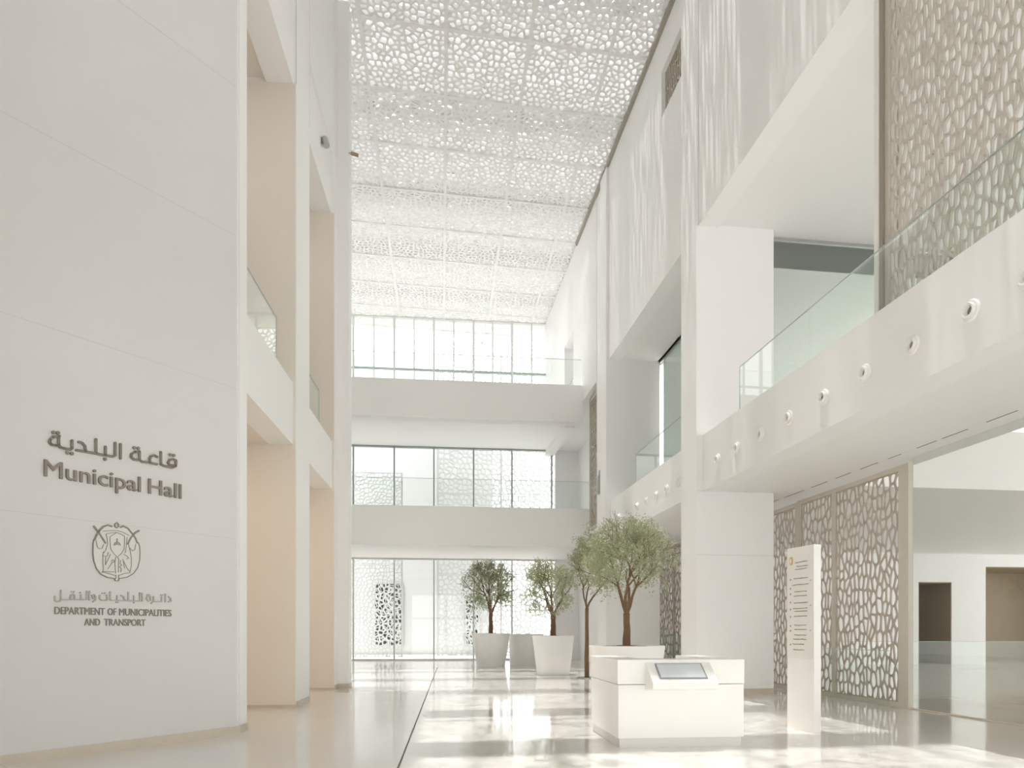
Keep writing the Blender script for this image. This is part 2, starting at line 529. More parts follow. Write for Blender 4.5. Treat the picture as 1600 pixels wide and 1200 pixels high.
# soffits and gallery floors
gs = MB()
gs.box(6.7, 9.27, -9, 26, 4.59, 4.95)
gs.box(6.62, 30.5, -9, 16.2, 10.62, 10.9)
gs.box(6.62, 18.5, 15.0, 23.95, 10.62, 10.9)
struct(gs.build('ceiling_gallery', M_ceil, ang=AR))
# hall to the right of the glass
hb = MB()
hb.box(9.27, 30.5, 14.9, 15.1, 4.87, 6.3)
hb.box(9.27, 30.5, 15.1, 30, 4.87, 5.3)
hb.box(8.0, 9.27, 15.0, 30, 4.87, 5.0)
struct(hb.build('ceiling_hall', M_ceil, ang=AR))
YH = 27.9
p1a, p1b = on_y(1435, HZ, YH).x, on_y(1487, HZ, YH).x
p2a = on_y(1540, HZ, YH).x
hw = MB()
hw.box(8.2, p1a, YH, YH + 0.3, 0, 5.5)
hw.box(p1a, p1b, YH, YH + 0.3, 3.62, 5.5)
hw.box(p1b, p2a, YH, YH + 0.3, 0, 5.5)
hw.box(p2a, 30.5, YH, YH + 0.3, 4.32, 5.5)
struct(hw.build('wall_hall', M_wall))
def alcove(n, x0, x1, zt, dep):
    a = MB()
    a.box(x0 - 0.1, x1 + 0.1, YH + dep, YH + dep + 0.1, 0, zt + 0.1)
    a.box(x0, x0 + 0.04, YH + 0.01, YH + dep, 0, zt)
    a.box(x1 - 0.04, x1, YH + 0.01, YH + dep, 0, zt)
    a.box(x0, x1, YH + 0.01, YH + dep, zt - 0.04, zt)
    struct(a.build(n, M_bronze))
alcove('door_1', p1a, p1b, 3.62, 2.1)
alcove('door_2', p2a, p2a + 5.5, 4.32, 2.6)
# rear: unseen wall behind the camera, its entrance opening added for fill light
rf = MB()
for x in (-7.5, -3.5, 0.5, 4.5, 8.5):
    rf.box(x - 0.15, x + 0.15, -9, -8.7, 0, 5.7)
for z in (2.9,):
    rf.box(-11, 9, -9, -8.7, z, z + 0.2)
rf.box(-11, 9, -9, -8.7, 5.6, Z_SKY)
rf.box(-11.5, -11, -9, 4, 0, Z_SKY)
rf.box(9.0, 30.5, -9, -8.7, 5.0, 10.7)
rf.box(30.4, 30.6, -9, 17, 6.6, 10.7)
struct(rf.build('wall_rear', M_wall))
# far left side of the rear zone
struct(MB().box(-7.3, -6.9, 17.2, Y_BACK, 0, Z_SKY).build('wall_far_left', M_wall))

# ---- back of the hall: two bridges with parapets
bk = MB()
XR1, XR2 = 5.72, 5.45
bk.box(-6.9, XR1, Y_BALC, Y_BALC + 0.5, 4.71, 6.2)
bk.box(-6.9, 7.9, Y_BALC + 0.5, Y_BACK, 5.11, 5.35)
bk.box(-6.9, XR2, Y_BALC, Y_BALC + 0.5, 9.56, 11.0)
bk.box(-6.9, 7.6, Y_BALC + 0.5, Y_BACK, 10.72, 10.86)
struct(bk.build('wall_back', M_back))
xg = on_y(868, HZ, Y_BACK).x
struct(MB().box(xg, 7.6, Y_BACK, Y_BACK + 0.3, 0, Z_SKY).build('wall_back_right', M_wall))
mx_px = (489, 552, 616, 678, 740, 800, 862)
def window(n, z0, z1, mat_m, w, minor=False, transom=None):
    g = MB().box(-6.9, xg, Y_BACK + 0.08, Y_BACK + 0.092, z0, z1)
    root = struct(g.build('window_%d' % n, G_win))
    for px in mx_px:
        x = on_y(px, HZ, Y_BACK).x
        MB().box(x - w, x + w, Y_BACK - 0.06, Y_BACK + 0.16, z0, z1).build('mullion', mat_m, root)
    if minor:
        for a, b in zip(mx_px[:-1], mx_px[1:]):
            x = on_y((a + b) / 2, HZ, Y_BACK).x
            MB().box(x - 0.03, x + 0.03, Y_BACK, Y_BACK + 0.16, z0, z1).build('glazing_bar', M_mull_l, root)
    fr = MB()
    fr.box(-6.9, xg, Y_BACK - 0.04, Y_BACK + 0.16, z0, z0 + 0.07)
    fr.box(-6.9, xg, Y_BACK - 0.04, Y_BACK + 0.16, z1 - 0.07, z1)
    fr.build('frame', mat_m, root)
    if transom:
        MB().box(-6.9, xg, Y_BACK - 0.03, Y_BACK + 0.14, transom, transom + 0.07).build('transom', M_mull, root)
window(1, 0, 5.11, M_mull_l, 0.035)
window(2, 5.35, 10.72, M_mull, 0.035)
window(3, 10.86, Z_SKY, M_mull_l, 0.05, True, 14.55)

# ---- skylight: grid of beams, lattice panels, glazing and the roof beams over it
SH = 0.065                                        # the grid runs a little askew to the hall
GX = [-6.54 + 2.22 * i for i in range(6)] + [6.35]
GY = [-9 + 2.24 * j for j in range(21)]
ck = MB()
def sky_bar(x0, x1, y0, y1, w, lift=0.0):
    dx, dy = x1 - x0, y1 - y0
    L = hypot(dx, dy); nx, ny = -dy / L * w, dx / L * w
    ck.prism([(x0+nx, y0+ny), (x0-nx, y0-ny), (x1-nx, y1-ny), (x1+nx, y1+ny)], Z_SKY - 0.03 + lift, Z_SKY + 0.16 - lift)
for x in GX: sky_bar(x, x, -9, Y_BACK + 1, 0.05)
for y in GY: sky_bar(GX[0], GX[-1], y + SH * GX[0], y + SH * GX[-1], 0.05, 0.004)
sky = struct(ck.build('ceiling', M_skyl))
cells = [lattice_cells(2.2, 2.22, .185, .185, .066, 40 + s, vary=.25) for s in range(4)]
meshes = []
for s in range(4):
    mb = lattice(MB(), cells[s], 0.10, lambda a, b, h: (a, b + SH * a, h))
    meshes.append(mb.mesh('lattice_panel', M_skyl, recalc=False))
wid = GX[-1] - GX[-2]
last = lattice(MB(), lattice_cells(wid, 2.22, .185, .185, .066, 60, vary=.25), 0.10, lambda a, b, h: (a, b + SH * a, h)).mesh('lattice_panel', M_skyl, recalc=False)
rs = random.Random(3)
for i, x in enumerate(GX[:-1]):
    for j, y in enumerate(GY[:-1]):
        if i < 1 and y < 15: continue
        me = last if i == len(GX) - 2 else meshes[rs.randrange(4)]
        place('lattice_panel', me, sky, 0, (x + (0.01 if i < 5 else 0), y + SH * x + 0.01, Z_SKY + 0.01))
rbm = MB()
for y in (1.0, 4.6, 8.35, 11.9, 16.1, 20.4, 24.3, 28.0, 31.6):
    rbm.prism([(-7, y - 0.55), (7, y - 0.55 + 0.5), (7, y + 0.55 + 0.5), (-7, y + 0.55)], 17.9, 18.5)
rbm.build('roof_beam', M_skyl, sky)
MB().box(-7, 7, -9, 35.4, 17.6, 17.62).build('glazing', G_sky, sky)
# side roofs; the left one is extended unseen over the skylight to block sun
ro = MB()
ro.box(-12, -1.5, -9, 16.4, Z_SKY + 0.2, Z_SKY + 0.4)
struct(ro.build('ceiling_side_sun_block', M_ceil))
struct(MB().box(VR - 0.02, 10, -9, 35.4, Z_SKY + 0.2, Z_SKY + 0.4).build('ceiling_side_right', M_ceil, ang=AR))

# ================================================================== GLASS BALUSTRADES
def balustrade(label, ang, x, u0, u1, z0, z1, group=None, along='y', thick=0.016):
    """panes along y (in the wall frame) or along x"""
    L = u1 - u0
    if along == 'y':
        t = thing('glass_balustrade', label, 'balustrade', rotz(ang, x, u0, z0), ang)
    else:
        t = thing('glass_balustrade', label, 'balustrade', rotz(ang, u0, x, z0), ang)
    n = max(1, round(L / 2.6))
    w = L / n
    for k in range(n):
        a, b = k * w + 0.005, (k + 1) * w - 0.005
        g, e = MB(), MB()
        if along == 'y':
            g.box(-thick/2, thick/2, a, b, 0, z1 - z0 - 0.012); e.box(-thick/2, thick/2, a, b, z1 - z0 - 0.012, z1 - z0)
        else:
            g.box(a, b, -thick/2, thick/2, 0, z1 - z0 - 0.012); e.box(a, b, -thick/2, thick/2, z1 - z0 - 0.012, z1 - z0)
        g.build('pane', G_guard, t)
        e.build('top_edge', M_edge, t)
    if along == 'y':
        e = MB().box(-thick/2, thick/2, L - 0.004, L + 0.006, 0, z1 - z0); e.build('end_edge', M_edge, t)
    return t
balustrade('clear glass balustrade on the near right balcony, above the round air nozzles', AR, VR + 0.2, 3.0, 12.96, 5.85, 6.74)
balustrade('glass balustrade on the far right balcony, behind the tall white pilaster', AR, VR + 0.2, 15.7, 19.7, 5.85, 6.74)
balustrade('glass balustrade on the left balcony nearest the lettered wall', AL, VL - 0.15, 10.02, 12.15, 6.05, 6.9)
balustrade('narrow glass balustrade in the second opening of the left wall', AL, VL - 0.15, 14.1, 15.75, 6.05, 6.9)
balustrade('long glass balustrade along the lower bridge at the back of the hall', 0, Y_BALC + 0.12, -6.8, 5.75, 6.2, 7.28, along='x')
balustrade('long glass balustrade along the upper bridge under the skylight', 0, Y_BALC + 0.12, -6.8, 5.42, 11.0, 12.04, along='x')
balustrade('low glass guard standing in front of the bronze alcoves', 0, 24.0, 14.5, 30.0, 0.0, 1.06, along='x')
balustrade('low glass guard along the foot of the near ground-floor lattice screen', AR, 8.68, 11.75, 15.0, 0.0, 1.06)
balustrade('low glass guard at the lattice screen behind the large olive tree', AR, 8.68, 21.0, 26.0, 0.0, 1.3)

# ================================================================== LATTICE SCREENS
def screen(label, u0, v, z0, z1, panels, post, cw, ch, strut, depth, mt, seed, endpost=None, jit=0.42, vary=0.25):
    """panels: widths along the wall; frame posts between; the foot at (v, u0)"""
    t = thing('lattice_screen', label, 'screen', rotz(AR, v, u0, z0), AR)
    H = z1 - z0
    fr = MB()
    u = 0.0
    first = endpost or post
    L = first + sum(panels) + post * len(panels)
    fr.box(-0.02, depth + 0.06, 0, first, 0, H)
    u = first
    rail = 0.09
    for k, w in enumerate(panels):
        cl = lattice_cells(w, H - 2 * rail, cw, ch, strut, seed + k, jit, vary)
        uu = u
        lattice(MB(), cl, depth, lambda a, b, h: (0.02 + h, uu + a, rail + b)).build('lattice_panel', mt, t, recalc=False)
        u += w
        fr.box(-0.01, depth + 0.05, u, u + post, 0, H)
        u += post
    fr.box(-0.012, depth + 0.052, 0.001, L - 0.001, 0, rail)
    fr.box(-0.012, depth + 0.052, 0.001, L - 0.001, H - rail, H)
    fr.build('frame', M_frame, t)
    return t
screen('tall taupe lattice screen on the ground floor beside the directory sign', 11.36, 8.78, 0, 4.5, (1.98, 1.25), 0.12, .135, .27, .040, .02, M_screen, 100, endpost=0.26)
screen('taupe lattice screen half hidden by the big pilaster, behind the directory sign', 15.12, 8.86, 0, 4.5, (2.1, 2.1), 0.14, .135, .27, .042, .02, M_screen, 110, endpost=0.2)
screen('taupe lattice screen on the ground floor behind the large olive tree', 20.6, 8.78, 0, 4.5, (2.4, 2.4), 0.12, .15, .32, .05, .025, M_screen, 120)
up = screen('large champagne lattice screen on the near upper gallery at the right', 3.2, 6.42, 5.86, 10.55, (2.68, 2.68), 0.07, .085, .23, .024, .035, M_screen2, 130, jit=0.45)
MB().box(-0.05, 0.24, 5.57, 5.64, 0, 4.69).build('end_stile', M_frame_gap_dk, up)
MB().box(-0.07, 0.24, 5.64, 5.72, 0, 4.69).build('end_trim', M_panel, up)
screen('narrow lattice screen on the far upper gallery beside the lower bridge', 24.0, 6.4, 5.36, 10.4, (1.7,), 0.08, .16, .3, .05, .08, M_screen, 140)
# ---- glass partitions
gp = struct(MB().box(7.95, 18.0, 14.95, 14.97, 5.0, 10.62).build('window_4', G_part, ang=AR))
MB().box(7.95, 18.0, 14.93, 14.99, 10.55, 10.62).build('head_channel', M_steel, gp)
gp = struct(MB().box(7.98, 8.0, 15.59, 22.3, 5.0, 10.62).build('window_7', G_part, ang=AR))
MB().box(7.96, 8.02, 15.59, 22.3, 10.55, 10.62).build('head_channel', M_steel, gp)
struct(MB().box(8.0, 18.5, 21.9, 22.0, 5.3, 10.62).build('wall_upper_room_end', M_wall, ang=AR))
gp = struct(MB().box(8.82, 8.84, -8.5, 11.34, 0.02, 4.59).build('window_5', G_hall, ang=AR))
MB().box(8.80, 8.86, -8.5, 11.34, 0, 0.02).build('floor_channel', M_base, gp)
gp = struct(MB().box(6.25, 6.27, 27.75, 29.5, 10.86, 12.1).build('window_6', G_guard, ang=AR))
MB().box(6.245, 6.275, 27.75, 29.5, 12.1, 12.115).build('top_edge', M_edge, gp)

# ---- slot diffuser in the soffit
t = thing('slot_diffuser', 'thin dashed dark air slot running along the soffit of the near balcony', 'air vent', rotz(AR, 8.45, 2.0, 4.59), AR)
MB().box(-0.035, 0.035, 0, 14.2, -0.006, 0).build('frame', M_ceil, t)
rs = random.Random(8)
u = 0.2
while u < 14.0:
    w = rs.uniform(0.3, 0.9)
    MB().box(-0.012, 0.012, u, min(u + w, 14.1), -0.009, -0.004).build('slot', M_dark, t); u += w + rs.uniform(0.08, 0.4)

# ================================================================== AIR NOZZLES
def nozzle_proto(label):
    t = thing('air_nozzle', label, 'air nozzle', group=None)
    ring = MB().lathe([(0.135, 0.0), (0.14, 0.02), (0.125, 0.045), (0.10, 0.05), (0.10, 0.085), (0.088, 0.10),
                       (0.072, 0.095), (0.062, 0.06), (0.05, 0.02), (0.05, 0.005)], seg=28)
    me = ring.mesh('ring', M_white, smooth=True)
    th = MB().lathe([(0.0501, 0.021), (0.001, 0.021)], seg=20).mesh('throat', M_nozzle_in)
    R = Matrix.Rotation(-pi / 2, 4, 'Y') @ Matrix.Diagonal((0.9, 0.9, 0.62, 1))
    me.transform(R); th.transform(R)
    place('ring', me, t); place('throat', th, t)
    return t
near = (7.08, 7.82, 8.75, 9.70, 10.70, 11.73, 12.70, 13.66, 14.56)
far = (16.8, 17.6, 18.4, 19.2, 20.05, 20.95, 21.9)
ORD = ('nearest', 'second', 'third', 'fourth', 'fifth', 'sixth', 'seventh', 'eighth', 'ninth')
def u_of(d): return (d - (VR + 0.15) * sin(BR)) / cos(BR)
noz = None
for k, d in enumerate(near):
    lab = 'round air nozzle on the near right balcony, %s counted from the photo edge' % ('first' if k == 0 else ORD[k])
    if k == 8: lab = 'round air nozzle on the near right balcony, smallest and closest to the pilaster'
    p = rotz(AR, VR + 0.15, u_of(d), 5.1)
    if noz is None:
        noz = nozzle_proto(lab); noz.location = p; noz.rotation_euler = (0, 0, AR); noz['group'] = 'air nozzles along the near balcony'
    else: dup(noz, p, AR, lab, 'air nozzles along the near balcony')
for k, d in enumerate(far):
    lab = 'tiny air nozzle on the far right balcony, %s from the tall near pilaster' % ('first' if k == 0 else ORD[k])
    dup(noz, rotz(AR, VR + 0.15, u_of(d), 5.1), AR, lab, 'air nozzles along the far balcony')

# ================================================================== SIGN WALL LETTERING
def sign_thing(name, label, px, py, cat='sign'):
    s, z = on_sign(px, py)
    loc = Vector(SL) + Vector((S_dir.x * s, S_dir.y * s, z))
    return thing(name, label, cat, loc, S_ANG), s, z
def text_mesh(txt, x0, x1, zb, cap, depth, s0, z0, bold=0.0):
    """raised lettering between x0 and x1 on the baseline zb, cap height cap"""
    cu = bpy.data.curves.new('letters', 'FONT')
    cu.body = txt; cu.size = 1; cu.extrude = 0.02; cu.resolution_u = 4
    ob = bpy.data.objects.new('letters_source', cu); COL.objects.link(ob)
    dg = bpy.context.evaluated_depsgraph_get()
    me = bpy.data.meshes.new_from_object(ob.evaluated_get(dg))
    bpy.data.objects.remove(ob); bpy.data.curves.remove(cu)
    bm = bmesh.new(); bm.from_mesh(me)
    bmesh.ops.remove_doubles(bm, verts=bm.verts, dist=0.005)
    bm.normal_update()
    mv = {}
    for v in bm.verts:                             # thicken the strokes sideways
        n = [f.normal for f in v.link_faces if abs(f.normal.z) < 0.3]
        if n:
            a = sum(n, Vector()); a.z = 0
            if a.length > 1e-6:
                a.normalize(); c = max(0.5, a.dot(n[0])); mv[v] = a * (bold / c)
    for v, d in mv.items(): v.co += d
    bm.to_mesh(me); bm.free()
    xs = [v.co.x for v in me.vertices]; mnx, mxx = min(xs), max(xs)
    for v in me.vertices:
        x, y, z = v.co
        v.co = (x0 + (x - mnx) / (mxx - mnx) * (x1 - x0) - s0, -depth if z > 0 else 0.0, zb + y / 0.69 * cap - z0)
    me.update()
    return me
def seg_of(pts, fx):                               # list of crop-pixel points -> wall coordinates
    return [on_sign(*fx(x, y)) for x, y in pts]

# Arabic title, traced stroke by stroke
t, s0, z0 = sign_thing('arabic_title', 'raised bronze Arabic hall name, top line of the lettered wall', 175, 700)
fx = lambda x, y: (60 + x * 0.15, 660 + y * 0.15)
def rel(pts, f=fx): return [(a - s0, b - z0) for a, b in seg_of(pts, f)]
def letters(strokes, dots, w, dw, mt, parent, f=fx, depth=0.022, name='word'):
    mb = MB()
    for st in strokes: mb.stroke(rel(st, f), w, -depth, 0)
    for x, y in dots:
        (a, b), = rel([(x, y)], f)
        mb.prism([(a + dw*cos(q*pi/6), b + dw*sin(q*pi/6)) for q in range(12)], 0, -depth, 'y')
    return mb.build(name, mt, parent)
W1 = 0.0265
letters([[(215,145),(150,150),(118,180),(112,212),(135,235),(175,242),(205,235)], [(207,150),(207,235),(225,262),(260,272),(330,282),(345,270),(345,190)],
         ], [(152,105),(200,110),(298,318),(344,326)], W1, 0.019, M_letter, t)
letters([[(415,205),(450,215),(478,245),(487,300)], [(390,290),(480,305),(595,325),(690,345),(770,357),(795,345),(795,215)], [(595,178),(595,322)], [(694,255),(694,340)],
         [(850,228),(850,378)]], [(690,385)], W1, 0.019, M_letter, t)
letters([[(1045,305),(1000,308),(965,330),(960,360),(985,385),(1030,392)], [(1048,305),(1048,392),(1075,410),(1150,420),(1230,437)], [(1230,360),(1200,343),(1165,355),(1152,385),(1160,418)],
         [(1270,310),(1272,440),(1300,455),(1390,472),(1425,455),(1430,400),(1400,385),(1360,392),(1345,420),(1362,445),(1420,450)]],
        [(993,265),(1035,270),(1368,338),(1404,345)], W1, 0.019, M_letter, t)
# English title
t, s0, z0 = sign_thing('english_title', 'raised bronze lettering reading Municipal Hall', 175, 752)
a0, zb0 = on_sign(68, 746.5); a1, zb1 = on_sign(282.5, 777)
zb = (zb0 + zb1) / 2
cap = on_sign(68, 720.5)[1] - on_sign(68, 746.5)[1]
xm = on_sign(219, HZ)[0]; xh = on_sign(231, HZ)[0]
place('word', text_mesh('Municipal', a0, xm, zb, cap, 0.024, s0, z0, 0.007), t).data.materials.append(M_letter)
place('word', text_mesh('Hall', xh, a1, zb, cap, 0.024, s0, z0, 0.007), t).data.materials.append(M_letter)
# department lines
t, s0, z0 = sign_thing('department_lettering', 'small dark capitals naming the Department of Municipalities and Transport', 176, 963)
for line in ([('DEPARTMENT', 85, 163.5), ('OF', 168, 181.5), ('MUNICIPALITIES', 186, 267.5)], 961.3, 10.8), ([('AND', 131.5, 156), ('TRANSPORT', 162.5, 227)], 977.6, 10.6):
    words, yb, capx = line
    zb = sum(on_sign(x, yb)[1] for x in (90, 260)) / 2
    cap = on_sign(176, yb - capx)[1] - on_sign(176, yb)[1]
    for wd, xa, xb in words:
        place('word', text_mesh(wd, on_sign(xa, yb)[0], on_sign(xb, yb)[0], zb, cap, 0.012, s0, z0, 0.006), t).data.materials.append(M_letter)
# Arabic department line (paler)
t, s0, z0 = sign_thing('arabic_department_lettering', 'pale raised Arabic line just under the crest', 176, 934)
fd = lambda x, y: (70 + x * 0.13125, 910 + y * 0.13125)
W2 = 0.0155
letters([[(1470,170),(1495,185),(1500,225),(1470,232)], [(1432,140),(1432,232)], [(1388,175),(1388,228),(1300,228)], [(1292,170),(1290,225),(1265,250)],
         [(1250,165),(1215,168),(1207,200),(1230,222),(1255,215),(1255,165)]], [(1380,150),(1398,150),(1218,148),(1240,148)], W2, 0.009, M_letter_l, t, fd, 0.014)
letters([[(1157,130),(1157,222)], [(1128,125),(1128,222),(960,215),(790,212),(775,205),(775,115)], [(1058,160),(1058,218)], [(992,120),(992,216)], [(905,155),(935,170),(945,213)],
         [(858,160),(858,213)], [(735,150),(740,205),(720,214),(670,212),(650,195),(650,155)]], [(1058,240),(848,236),(868,236),(683,130),(712,130)], W2, 0.009, M_letter_l, t, fd, 0.014)
letters([[(600,195),(570,190),(562,155),(585,145),(600,165),(598,210),(570,232)], [(530,105),(530,208)], [(497,105),(497,200),(480,205),(205,205)], [(428,145),(428,203)], [(350,203),(355,160),(335,140),(310,150),(300,180),(305,203)],
         [(190,95),(190,205),(175,225),(140,232),(118,215),(118,165)]], [(420,122),(318,112),(345,112)], W2, 0.009, M_letter_l, t, fd, 0.014)
# crest
t, s0, z0 = sign_thing('wall_crest', 'round line-work crest with crossed sabres between the two lettering groups', 182, 862, 'crest')
fe = lambda x, y: (130 + x * 0.1, 800 + y * 0.1)
pts = [(165,430),(150,500),(148,640),(160,760),(200,880),(270,970),(370,1020),(490,1040),(495,1075),(548,1075),(552,1040),(680,1020),(780,960),(845,870),(875,760),(882,640),(875,540),(855,480),
       (820,380),(760,300),(690,240),(610,215),(540,260),(500,255),(430,205),(350,210),(270,260),(210,340)]
pp = rel(pts, fe)
MB().prism(pp, 0, -0.008, 'y').build('plate', M_emb_p, t)
def line_part(name, strokes, w, y=-0.014):
    mb = MB()
    for st in strokes: mb.stroke(rel(st, fe), w, y, -0.002)
    return mb.build(name, M_emb, t)
line_part('outline', [pts[:18]], 0.010)
line_part('sabre', [[(165,225),(235,320),(300,420),(340,485)], [(440,225),(380,205),(310,230),(250,290),(200,370),(175,435)]], 0.019)
line_part('sabre', [[(865,295),(800,330),(740,400),(690,500)], [(580,240),(620,222),(690,255),(760,340),(810,410),(838,480)]], 0.019)
line_part('finial', [[(520,165),(548,190),(550,225),(520,252),(490,228),(490,190),(520,165)]], 0.008)
line_part('bird', [[(300,300),(400,292),(515,290),(600,310),(710,370)], [(350,345),(440,325),(515,320),(580,345),(640,380)], [(350,345),(370,420),(375,500),(345,600),(305,650),(300,780),(310,890),(290,950)],
                   [(410,390),(470,350),(515,325)], [(410,390),(415,490),(425,580),(470,650),(515,690)], [(640,385),(640,480),(630,590),(590,650),(545,690)],
                   [(680,395),(670,500),(655,630),(640,640)], [(700,500),(725,600),(745,700),(745,850),(725,940)]], 0.006)
line_part('shield_mark', [[(475,520),(490,485),(520,470),(555,485),(575,520)], [(522,420),(522,470)], [(500,515),(520,490),(545,515)]], 0.009)
line_part('claws', [[(500,710),(530,700),(550,740),(545,830),(545,940)], [(500,710),(490,800),(495,900),(500,955)], [(430,770),(460,745),(490,780)], [(580,760),(570,810),(600,830),(560,860),(590,880),(580,940)],
                    [(630,660),(680,690),(705,720),(670,735)], [(310,625),(300,690),(370,690),(385,630)], [(345,700),(340,830),(420,660)], [(380,890),(450,780),(490,790)], [(610,740),(680,880),(720,930)],
                    [(640,880),(620,770)]], 0.006)
line_part('ribbon', [[(300,940),(400,965),(500,995)], [(560,990),(640,960),(730,950)], [(310,930),(400,935),(480,935)], [(505,985),(505,1040)], [(548,985),(548,1040)]], 0.007)
line_part('drape', [[(195,450),(215,550),(250,575),(290,570),(310,510)]], 0.006)
line_part('drape', [[(720,560),(760,610),(800,590),(815,500)]], 0.006)

# ================================================================== RECEPTION DESK
dp = at_depth(966, HZ, 8.2)
t = thing('reception_desk', 'white block reception desk with sloped touch screen in front of the largest olive tree', 'desk', (dp.x, dp.y, 0))
DW, DD, DH = 1.58, 1.5, 1.07
MB().box(0.02, DW - 0.03, 0.02, DD - 0.03, 0, 0.115).build('plinth', M_plinth, t)
bd = MB()
bd.box(0, DW, 0, 0.30, 0.115, 0.765); bd.box(0, 0.30, 0.30, DD, 0.115, 0.765)
bd.box(DW - 0.30, DW, 0.30, DD, 0.115, 0.765)
bd.build('body', M_white, t, bevel=0.006)
ct = MB()
ct.prism([(-0.012, -0.012), (DW + 0.004, -0.012), (DW + 0.004, DD), (DW - 0.34, DD), (DW - 0.34, 0.36), (0.36, 0.36), (0.36, DD), (-0.012, DD)], 0.771, DH)
ct.build('counter', M_white, t, bevel=0.008)
MB().box(0.3, DW - 0.3, 0.36, DD - 0.1, 0.70, 0.74).build('work_top', M_scr, t)
# console: wedge hanging on the front
c0, c1 = 0.335, 1.135
pf = [(0.0, 1.035), (-0.02, 1.035), (-0.30, 0.815), (-0.30, 0.735), (-0.02, 0.70), (0.0, 0.70)]
cs = MB().prism(pf, c0, c1, 'x').build('console', M_white, t, bevel=0.006)
sl_ = atan2(1.035 - 0.815, 0.28)
def on_slope(x, s, h):                             # s: 0 at the foot of the slope, h: above it
    return (x, -0.30 + cos(sl_) * s - sin(sl_) * h, 0.815 + sin(sl_) * s + cos(sl_) * h)
def slab(x0, x1, s0_, s1_, h0, h1):
    vs = [on_slope(x, s, h) for h in (h0, h1) for s in (s0_, s1_) for x in (x0, x1)]
    return MB().add(vs, [(0,1,3,2),(4,6,7,5),(0,4,5,1),(1,5,7,3),(3,7,6,2),(2,6,4,0)])
bz = slab(c0 + 0.1, c1 - 0.12, 0.055, 0.325, 0.0, 0.012).build('bezel', M_bezel, cs)
slab(c0 + 0.118, c1 - 0.138, 0.073, 0.31, 0.006, 0.0135).build('display', M_scr, cs)

# ================================================================== DIRECTORY SIGN
A = at_depth(1230, HZ, 9.95); B = at_depth(1272, HZ, 9.41)
fd_ = Vector((B.x - A.x, B.y - A.y)); FW = fd_.length; FA = atan2(fd_.y, fd_.x)
t = thing('directory_sign', 'tall white freestanding directory slab with gold mark and rows of tiny text', 'sign', (A.x, A.y, 0), FA)
MB().box(0, FW, 0, 0.115, 0, 2.62).build('slab', M_white, t, bevel=0.004)
MB().box(0.003, FW - 0.003, -0.006, 0, 1.03, 2.617).build('text_panel', M_beige, t)
gm = MB()
gm.prism([(0.095 + 0.035*cos(q*pi/8), 2.43 + 0.062*sin(q*pi/8)) for q in range(16)], -0.006, -0.014, 'y').build('gold_mark', M_gold, t)
MB().prism([(0.095 + 0.018*cos(q*pi/8), 2.43 + 0.034*sin(q*pi/8)) for q in range(16)], -0.014, -0.017, 'y').build('mark_centre', M_beige, t)
rs = random.Random(21)
for (za, zb_, x0, x1, n) in ((2.40, 2.34, .17, .43, 2), (2.30, 2.26, .16, .42, 1), (2.17, 2.08, .10, .44, 2), (1.98, 1.92, .14, .42, 2), (1.82, 1.74, .11, .43, 2), (1.70, 1.63, .15, .42, 2), (1.50, 1.44, .15, .40, 2), (1.36, 1.30, .12, .40, 2), (1.23, 1.15, .10, .36, 2)):
    for k in range(n):
        z = za + (zb_ - za) * k / max(1, n - 1)
        x = x0 + rs.uniform(0, .06); tl = MB()
        while x < x1:
            w = rs.uniform(0.008, 0.03)
            h = rs.uniform(0.006, 0.016)
            tl.stroke([(x, z + rs.uniform(-.006, .006)), (x + w * .5, z + h * rs.uniform(-.4, .6)), (x + w, z + rs.uniform(-.004, .004))], 0.007, -0.0085, -0.0058, caps=False)
            x += w + rs.uniform(-0.002, 0.004)
        tl.build('text_row', M_print, t)
for z in (2.16, 2.03, 1.95, 1.83, 1.73, 1.62, 1.49, 1.42, 1.22):
    MB().stroke([(0.075, z - .008), (0.08, z + .012), (0.09, z)], 0.009, -0.0085, -0.0058).build('row_icon', M_print, t)
for z in (2.12, 1.77, 1.42):
    MB().stroke([(0.49, z), (0.505, z + .012)], 0.008, -0.0085, -0.0058).build('row_mark', M_print, t)

# ================================================================== OLIVE TREES IN PLANTERS
def planter_parts(root, rt, rb, h, soil=True):
    prof = [(rb * 0.985, 0.0), (rb, 0.02), (rb + (rt - rb) * .5, h * .5), (rt, h - 0.02), (rt - 0.008, h), (rt - 0.075, h), (rt - 0.085, h - 0.02), (rt - 0.10, h - 0.12), (rt - 0.11, h - 0.2)]
    MB().lathe(prof, seg=56).build('planter', M_pot, root, smooth=True)
    if soil:
        sm = MB()
        n, m_ = 40, 7
        rnd = random.Random(5)
        vs = [(0, 0, h - 0.02)]; R = rt - 0.095
        for k in range(1, m_ + 1):
            for q in range(n):
                a = 2 * pi * q / n
                vs.append((R*k/m_*cos(a), R*k/m_*sin(a), h - 0.05 + rnd.uniform(0, .035) + 0.03 * (1 - k / m_)))
        fs = [(0, 1 + q, 1 + (q + 1) % n) for q in range(n)]
        for k in range(m_ - 1):
            for q in range(n):
                fs.append((1+k*n+q, 1+(k+1)*n+q, 1+(k+1)*n+(q+1) % n, 1+k*n+(q+1) % n))
        sm.add(vs, fs).build('soil', M_soil, root)
